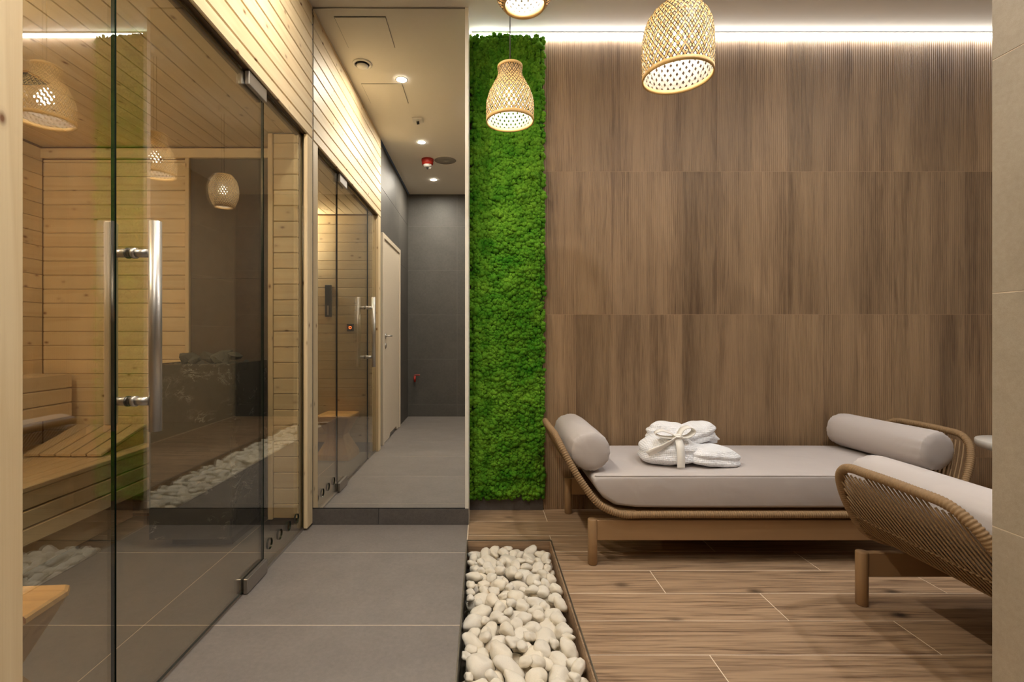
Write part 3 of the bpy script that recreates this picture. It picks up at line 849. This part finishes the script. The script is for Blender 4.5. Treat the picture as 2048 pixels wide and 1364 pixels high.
for me in lowp:
    v = np.zeros(len(me.vertices)*3); me.vertices.foreach_get('co', v)
    f = np.array([p.vertices[:] for p in me.polygons]); lowd.append((v.reshape(-1, 3), f))
for i, (x, y, z, r) in enumerate(arr):
    rot = (R.uniform(-.5, .5), R.uniform(-.5, .5), R.uniform(0, 6.28))
    if i in vis_i:
        o = link('pebble', peb[i % 10], None, (x, y, z), rot); s = r*R.uniform(.96, 1.04); o.scale = (s, s, s)
        zone = ('against the far end of the floor trough' if y > 2.45 else 'along the grey tile side of the floor trough' if x < TX0+.075 else
                'along the wood floor side of the floor trough' if x > TX1-.08 else 'in the farther middle of the floor trough' if y > 1.95 else 'in the nearer middle of the floor trough')
        tag(o, ('large' if r > .044 else 'small' if r < .032 else 'medium sized')+' smooth white pebble '+zone, 'pebble', 'white pebbles in the floor trough')
    else:
        v, f = lowd[i % 6]; mt = np.array(Matrix.LocRotScale(Vector((x-TX0, y-TY0, z+.16)), __import__('mathutils').Euler(rot), Vector((r, r, r))))
        V.append(v@mt[:3, :3].T+mt[:3, 3]); F.append(f+off); off += len(v)
V = np.concatenate(V); F = np.concatenate(F)
me = bpy.data.meshes.new('pebble_fill'); me.from_pydata(V.tolist(), [], F.tolist()); me.update()
me.polygons.foreach_set('use_smooth', [True]*len(F)); me.materials.append(M['pebble'])
tag(link('pebble_fill', me, tr), kind='stuff')

# ------------------------------------------------------------------ loungers
def smooth_path(P, n):
    """Catmull-Rom closed loop, resampled by arc length to step n"""
    P = [np.array(p, float) for p in P]; out = []; N = len(P)
    for i in range(N):
        p0, p1, p2, p3 = P[i-1], P[i], P[(i+1) % N], P[(i+2) % N]
        L = np.linalg.norm(p2-p1); kk = max(4, int(L/.006))
        def kn(t, a, b): return t+np.linalg.norm(b-a)**.5
        t0 = 0; t1 = kn(t0, p0, p1); t2 = kn(t1, p1, p2); t3 = kn(t2, p2, p3)
        for k in range(kk):
            t = t1+(t2-t1)*k/kk
            A1 = (t1-t)/(t1-t0)*p0+(t-t0)/(t1-t0)*p1; A2 = (t2-t)/(t2-t1)*p1+(t-t1)/(t2-t1)*p2; A3 = (t3-t)/(t3-t2)*p2+(t-t2)/(t3-t2)*p3
            B1 = (t2-t)/(t2-t0)*A1+(t-t0)/(t2-t0)*A2; B2 = (t3-t)/(t3-t1)*A2+(t-t1)/(t3-t1)*A3
            out.append((t2-t)/(t2-t1)*B1+(t-t1)/(t2-t1)*B2)
    out = np.array(out); d = np.r_[0, np.cumsum(np.linalg.norm(np.diff(np.vstack([out, out[:1]]), axis=0), axis=1))]
    m_ = int(d[-1]/n); s = np.linspace(0, d[-1], m_, endpoint=False); oo = np.vstack([out, out[:1]])
    return np.stack([np.interp(s, d, oo[:, k]) for k in range(3)], 1)

LCX, LCY = 1.398, 2.635     # lounger centre
HL = 1.034                  # half length at the top
# profile of one end: (x from centre, half width y, z)
prof = [(.74, .349, .247), (.843, .346, .292), (.915, .326, .38), (.976, .296, .48), (1.012, .258, .552), (1.030, .200, .592)]
quad = [(.0, .349, .245), (.40, .349, .245), (.62, .349, .245)] + prof + [(1.036, .10, .600)]
def sgn(p, sx, sy): return (p[0]*sx, p[1]*sy, p[2])
loop = [sgn(p, 1, -1) for p in quad] + [sgn(p, 1, 1) for p in quad[::-1]][:-1] + [sgn(p, -1, 1) for p in quad] + [sgn(p, -1, -1) for p in quad[::-1]][:-1]
path = smooth_path(loop, .0027)
rad = [.0142+.0034*abs(math.sin(math.pi*i/4)) for i in range(len(path))]

lg = thing('daybed', 'rope and wood daybed with taupe cushion against the rear wall', 'daybed', (LCX, LCY, 0), 'rope daybeds')
MB().tube([tuple(p) for p in path], rad, 9, True).build('rope_rail', 'rope', lg)
# end panels
pz = [(.66, .247)] + [(a, c) for a, b, c in prof] + [(1.036, .600)]
pw = [.349] + [b for a, b, c in prof] + [.12]
ts = np.r_[0, np.cumsum([math.hypot(pz[i+1][0]-pz[i][0], pz[i+1][1]-pz[i][1]) for i in range(len(pz)-1)])]; T = ts[-1]
for sx in (-1, 1):
    m = MB()
    for lay in (0, 1):
        y0 = -.52
        while y0 < .52:
            pts = []
            for k in range(15):
                t = T*k/14
                xx = np.interp(t, ts, [q[0] for q in pz]); zz = np.interp(t, ts, [q[1] for q in pz]); ww = np.interp(t, ts, pw)
                yy = y0+(.18*(t/T-.5) if lay == 0 else .18*(t/T-.5)+.0085)
                if abs(yy) < ww: pts.append((sx*(xx+(.006 if lay else -.002)), yy, zz))
            if len(pts) > 2: m.tube(pts, .0038, 5)
            y0 += .0215
    tag(m.build('rope_weave', 'rope', lg), kind='stuff')
    m = MB(); t = T*.52
    xx = np.interp(t, ts, [q[0] for q in pz]); zz = np.interp(t, ts, [q[1] for q in pz]); ww = np.interp(t, ts, pw)
    m.tube([(sx*(xx+.004+.005*((k % 2)*2-1)), -ww+2*ww*k/70, zz) for k in range(71)], .0038, 5)
    m.build('weave_band', 'rope', lg)
    m = MB(); m.tube([(sx*.66, -.345, .236), (sx*.66, .345, .236)], .012, 10); m.build('cross_tube', 'teakY', lg)
# wooden base
LX = .872; LY = .329
for sx in (-1, 1):
    for sy in (-1, 1):
        m = MB(); m.tube([(sx*LX, sy*LY, .0), (sx*LX, sy*LY, .004), (sx*LX, sy*LY, .214), (sx*LX, sy*LY, .218)], [.019, .0225, .0225, .020], 20); m.build('leg', 'teakZ', lg)
def lp(n, mat, *a, ch=.003):
    d = MB().box(*a, 0, ch); return d.build(n, mat, lg)
for sy in (-1, 1): lp('side_rail', 'teakX', -LX+.018, LX-.018, sy*LY-.013, sy*LY+.013, .118, .216)
for sx in (-.45, .45): lp('end_rail', 'teakY', sx*LX-.013, sx*LX+.013, -LY+.014, LY-.014, .13, .214)
lp('deck', 'teakX', -.70, .70, -.33, .33, .2175, .246)
# mattress
outer = [(.0, .262), (.45, .262), (.66, .264), (.76, .276), (.815, .310), (.848, .352), (.865, .392), (.860, .408), (.845, .416), (.6, .420), (.3, .422), (.0, .422)]
prof2 = outer + [(-a, b) for a, b in outer[::-1]][1:-1]
c0 = np.array([0, .345]); m = MB(); vs = []; secy = []
for yv, s in ((-.318, .0), (-.318, .90), (-.316, .955), (-.309, .985), (-.298, 1), (-.15, 1.0), (0, 1.0), (.15, 1.0), (.298, 1), (.309, .985), (.316, .955), (.318, .90), (.318, 0)):
    secy.append((yv, s))
n2 = len(prof2)
for yv, s in secy[1:-1]:
    for a, b in prof2:
        dx = (1-s)*.16; dz = (1-s)*.16
        aa = a-math.copysign(min(abs(a), dx), a); bb = b-math.copysign(min(abs(b-.345), dz), b-.345)
        bulge = .004*math.cos(yv/.318*1.5)*(1 if b > .4 else 0)
        vs.append((aa, yv, bb+bulge))
fs = []
K = len(secy)-2
for i in range(K-1):
    for k in range(n2):
        l = (k+1) % n2; fs.append((i*n2+k, i*n2+l, (i+1)*n2+l, (i+1)*n2+k))
fs.append(tuple(range(n2-1, -1, -1))); fs.append(tuple((K-1)*n2+k for k in range(n2)))
mat_o = m.add(vs, fs, 0, True).build('mattress', 'taupe', lg)
m = MB()
for sy in (-1, 1):
    m.tube([(-.853, sy*.300, .4145), (-.845, sy*.309, .4165), (-.6, sy*.313, .4175), (0, sy*.314, .419), (.6, sy*.313, .4175), (.845, sy*.309, .4165), (.853, sy*.300, .4145)], .0028, 6)
m.build('piping', 'taupe', mat_o)

# bolsters (separate things, they only rest on the mattress)
def bolster_mesh():
    rr = .101; Lh = .285; seg = 72
    pr = [(-Lh-.014, .004), (-Lh-.0135, .03), (-Lh-.012, .055), (-Lh-.008, .078), (-Lh+.000, .0925), (-Lh+.004, .0965), (-Lh+.009, .0945), (-Lh+.022, .099), (-Lh+.05, rr), (-.12, rr+.001), (0, rr), (.12, rr+.001)]
    pr = pr + [(-a, b) for a, b in pr[:9][::-1]]
    vs = []
    for yv, r in pr:
        for k in range(seg):
            a = 2*math.pi*k/seg
            e = math.exp(-((abs(yv)-Lh+.01)/.03)**2)
            q = r*(1+e*.018*math.sin(k*1.9+math.sin(k*.7)*2)*(1 if r > .05 else 0)) + .003*mnoise.noise(Vector((math.cos(a)*2, yv*7, math.sin(a)*2)))
            vs.append((q*math.cos(a), yv, q*math.sin(a)*.98))
    fs = []
    for i in range(len(pr)-1):
        for k in range(seg):
            l = (k+1) % seg; fs.append((i*seg+k, i*seg+l, (i+1)*seg+l, (i+1)*seg+k))
    fs.append(tuple(range(seg-1, -1, -1))); fs.append(tuple((len(pr)-1)*seg+k for k in range(seg)))
    return MB().add(vs, fs, 0, True).mesh('bolster', 'taupe')
bme = bolster_mesh()
bz = .524
def bolster(x, y, rz, lab):
    return tag(link('bolster', bme, None, (x, y, bz), (0, 0, rz)), lab, 'bolster', 'taupe bolster cushions')
bolster(.532, 2.655, 0.0, 'taupe bolster at the left end of the rear daybed')
bolster(2.225, 2.665, math.radians(6), 'taupe bolster at the right end of the rear daybed')

l2 = copy_tree(lg); l2.location = (LCX+1.02, LCY-1.005, 0)
l2['label'] = 'front rope daybed half hidden by the beige partition at right'
bolster(1.56, 1.645, 0, 'taupe bolster on the front daybed by the partition')

# ------------------------------------------------------------------ bathrobe
rb = thing('bathrobe', 'folded white waffle bathrobe tied with its belt on the rear daybed', 'bathrobe', (1.07, 2.58, .426))
def lump(name, c, size, rz=0, rx=0, ry=0, mat='robe', seed=0, power=3.0, amp=.012, freq=9, parent=None, taper=0):
    bm = bmesh.new(); bmesh.ops.create_icosphere(bm, subdivisions=5, radius=1)
    for v in bm.verts:
        d = v.co.normalized()
        q = (abs(d.x)**power+abs(d.y)**power+abs(d.z)**power)**(-1/power)
        p = Vector((d.x*q*size[0]/2, d.y*q*size[1]/2, d.z*q*size[2]/2))
        n = mnoise.noise(Vector((p.x*freq, p.y*freq, p.z*freq*2.2))+Vector((seed*7.3, seed, 2)))+.5*mnoise.noise(Vector((p.x*freq*2.5, p.y*freq*2.5, p.z*freq*4))+Vector((seed, 5, 2)))
        # layered fold lines round the rim
        fold = .006*math.sin(p.z/size[2]*math.pi*5)*max(0, 1-abs(d.z)*1.3)
        v.co = p+d*(amp*n+fold)
        v.co.x *= 1-taper*p.z/size[2]; v.co.y *= 1-taper*p.z/size[2]
    mt = Matrix.Translation(c) @ Matrix.Rotation(rz, 4, 'Z') @ Matrix.Rotation(ry, 4, 'Y') @ Matrix.Rotation(rx, 4, 'X')
    bm.transform(mt)
    for v in bm.verts: v.co.z = max(v.co.z, .001)
    for f in bm.faces: f.smooth = True
    me = bpy.data.meshes.new(name); bm.to_mesh(me); bm.free(); me.materials.append(M[mat]); return link(name, me, parent or rb)
lump('folded_body', (-.088, -.03, .074), (.300, .235, .165), rz=.10, seed=1, amp=.010, power=2.4, taper=.45)
lump('folded_sleeve', (.125, -.055, .046), (.27, .20, .098), rz=.20, seed=2, ry=.10, amp=.008, power=3.4, taper=.2)
lump('collar', (-.045, .065, .128), (.25, .13, .125), rz=-.10, ry=.12, seed=3, amp=.014, power=2.6)
lump('shawl_fold', (.065, .03, .138), (.25, .15, .10), rz=.25, ry=-.22, seed=4, amp=.010, power=3.2)
lump('cuff', (.160, .07, .112), (.12, .10, .055), rz=.5, ry=.30, seed=5, amp=.008)
def ribbon(pts, wd, side, th=.0035):
    """strap of width wd along pts; side = direction of its width"""
    m = MB(); P = [Vector(p) for p in pts]; Q = []
    for i in range(len(P)-1):
        for k in range(6): Q.append(P[i].lerp(P[i+1], k/6))
    Q.append(P[-1])
    for _ in range(4):
        Q = [Q[0]]+[(Q[i-1]+Q[i]*2+Q[i+1])/4 for i in range(1, len(Q)-1)]+[Q[-1]]
    vs = []
    for i, q in enumerate(Q):
        t = (Q[min(i+1, len(Q)-1)]-Q[max(i-1, 0)]).normalized(); sd = Vector(side); sd = (sd-t*sd.dot(t)).normalized(); nn_ = t.cross(sd)
        for a, b in ((-1, -1), (1, -1), (1, 1), (-1, 1)): vs.append(q+sd*(a*wd/2)+nn_*(b*th/2))
    fs = []
    for i in range(len(Q)-1):
        for k in range(4):
            l = (k+1) % 4; fs.append((i*4+k, i*4+l, (i+1)*4+l, (i+1)*4+k))
    fs += [(0, 1, 2, 3), tuple(len(vs)-4+k for k in (3, 2, 1, 0))]
    return m.add(vs, fs, 0, True)
kn = (-.072, -.118, .150)
bw = lump('belt_knot', kn, (.045, .035, .035), mat='belt', seed=6, amp=.003)
ribbon([(-.072, -.125, .146), (-.074, -.158, .112), (-.075, -.172, .055), (-.076, -.170, .006)], .038, (1, 0, 0)).build('belt_tail', 'belt', rb)
ribbon([(-.08, -.122, .146), (-.125, -.146, .126), (-.175, -.146, .098), (-.225, -.118, .064)], .038, (.2, -.55, .8)).build('belt_tail', 'belt', rb)
ribbon([kn, (-.115, -.122, .176), (-.165, -.125, .190), (-.196, -.12, .170), (-.15, -.118, .150), kn], .038, (.15, 1, .1)).build('bow_loop', 'belt', rb)
ribbon([kn, (-.045, -.112, .195), (-.005, -.108, .204), (.022, -.105, .180), (-.015, -.11, .150), kn], .042, (-.15, 1, .1)).build('bow_loop', 'belt', rb)

# ------------------------------------------------------------------ white side table
tb = thing('side_table', 'round white side table peeking out behind the partition edge', 'side table', (3.03, 2.70, 0))
MB().lathe([(.0001, .44), (.14, .44), (.178, .452), (.188, .47), (.188, .492), (.184, .498), (.0001, .498)], seg=48).build('table_top', 'white_plastic', tb)
MB().lathe([(.0001, .0), (.14, .0), (.14, .012), (.03, .02), (.022, .05), (.022, .439), (.0001, .439)], seg=32).build('pedestal', 'white_plastic', tb)

# ------------------------------------------------------------------ pendant lamps
def pendant(label, x, y, zh, prof, N, wd, bulb_z, top_ring=True, lean=1.0):
    t = thing('pendant_lamp', label, 'pendant lamp', (x, y, zh), 'woven bamboo pendant lamps')
    pr = np.array([p[0] for p in prof]); pzz = np.array([p[1] for p in prof]); H = pzz[-1]
    s = np.r_[0, np.cumsum(np.hypot(np.diff(pr), np.diff(pzz)))]; S = s[-1]
    # smooth radius profile
    uu = np.linspace(0, S, 90); rr = np.interp(uu, s, pr); zz = np.interp(uu, s, pzz)
    for _ in range(8): rr[1:-1] = (rr[:-2]+2*rr[1:-1]+rr[2:])/4
    # the helix turns so that strips keep about 60 degrees to the hem
    dth = np.gradient(uu)/np.maximum(rr, .05)*.62
    th = np.cumsum(dth); th -= th[0]
    ns = 46; us = np.linspace(0, S, ns)
    V = []; F = []; MI = []
    for sg in (-1, 1):
        for k in range(N):
            base = 2*math.pi*k/N; o0 = len(V)
            for i, u in enumerate(us):
                r = np.interp(u, uu, rr); z = np.interp(u, uu, zz); a = base+sg*np.interp(u, uu, th)
                # over-under weave
                ph = (np.interp(u, uu, th)*N/math.pi)
                ro = r+.0011*sg*(1 if int(math.floor(ph+.25+k)) % 2 else -1)
                wloc = min(wd, 2*math.pi*r/N*.70)*.5
                # the strip's width direction lies in the surface, square to its run
                ang = math.atan2(np.interp(u, uu, np.gradient(uu)), np.interp(u, uu, dth)*max(r, .05)*1.0)
                dz = math.cos(ang)*wloc; da = math.sin(ang)*wloc/max(r, .02)
                for e in (-1, -.55, .55, 1):
                    for tt in (0, .0009):
                        aa = a+sg*(-e)*da; rz = ro-tt
                        V.append((rz*math.cos(aa), rz*math.sin(aa), min(max(z+e*dz, 0), H)))
            for i in range(ns-1):
                b = o0+i*8; c = b+8
                for q in (0, 2, 4):
                    F += [(b+q, c+q, c+q+2, b+q+2), (b+q+1, b+q+3, c+q+3, c+q+1)]; MI += [1 if q != 2 else 0, 2]
                F += [(b, b+1, c+1, c), (b+6, c+6, c+7, b+7)]; MI += [1, 1]
    me = bpy.data.meshes.new('woven_shade'); me.from_pydata(V, [], F); me.update(); me.materials.append(M['split_bamboo']); me.materials.append(M['bamboo_skin']); me.materials.append(M['pale_bamboo']); me.polygons.foreach_set('material_index', MI)
    tag(link('woven_shade', me, t), kind='stuff')
    r0, r1 = pr[0], pr[-1]
    MB().lathe([(r0+.0025, -.002), (r0+.0028, .016), (r0-.003, .016), (r0-.003, -.002)], seg=64, close=True).build('hem_ring', 'bamboo_rim', t)
    MB().lathe([(r1+.0022, H-.010), (r1+.0022, H+.004), (r1-.003, H+.004), (r1-.003, H-.010)], seg=48, close=True).build('top_ring', 'bamboo_rim', t)
    m = MB(); m.lathe([(.0001, H+.002), (.018, H+.002), (.018, bulb_z+.055), (.014, bulb_z+.045), (.0001, bulb_z+.045)], seg=20)
    for k in range(3):
        a = k*2.094; m.tube([(.016*math.cos(a), .016*math.sin(a), H-.002), ((r1-.002)*math.cos(a), (r1-.002)*math.sin(a), H-.002)], .0018, 6)
    m.build('socket', 'white_plastic', t)
    MB().lathe([(.0001, bulb_z-.036), (.018, bulb_z-.032), (.031, bulb_z-.016), (.034, bulb_z), (.029, bulb_z+.018), (.016, bulb_z+.038), (.013, bulb_z+.046), (.0001, bulb_z+.046)], seg=24).build('bulb', 'bulb', t)
    MB().tube([(0, 0, H+.002), (0, 0, ZC-zh-.05)], .0028, 8).build('cord', 'cable', t)
    MB().lathe([(.0001, ZC-zh-.055), (.034, ZC-zh-.055), (.042, ZC-zh-.045), (.042, ZC-zh), (.0001, ZC-zh)], seg=28).build('ceiling_rose', 'white_plastic', t)
    return t
pendant('bottle shaped woven bamboo pendant lamp in front of the moss', .134, 2.38, 2.157,
        [(.1155, 0), (.118, .05), (.117, .095), (.104, .14), (.084, .18), (.066, .212), (.0585, .238), (.060, .272)], 32, .0116, .12)
pendant('large dome shaped woven bamboo pendant lamp at top centre right', .797, 1.967, 2.155,
        [(.136, 0), (.139, .06), (.139, .13), (.135, .185), (.124, .224), (.104, .257), (.072, .288), (.045, .306)], 34, .0126, .15)
pendant('rounded woven lantern cut off by the top of the photo', .134, 1.55, 2.165,
        [(.066, 0), (.09, .03), (.108, .075), (.115, .125), (.112, .175), (.098, .22), (.078, .25), (.066, .265)], 32, .0116, .14)

# ------------------------------------------------------------------ sauna fill lamp, added out of view on the near wall to brighten the sauna
sl = thing('sauna_fill_lamp', 'unseen fill lamp added high on the near sauna wall', 'lamp', (-1.80, SN+.002, 2.03))
MB().box(-.08, .08, 0, .012, -.1, .1, 0, .003).build('back_plate', 'alderX', sl)
MB().lathe([(.0001, -.05), (.03, -.04), (.035, 0), (.03, .04), (.0001, .05)], (0, .05, 0), 20).build('bulb', 'sauna_fill_bulb', sl)
for i in range(5):
    MB().box(-.07+.031*i, -.055+.031*i, .088, .098, -.1, .1, 0, .002).build('slat', 'alderZ', sl)
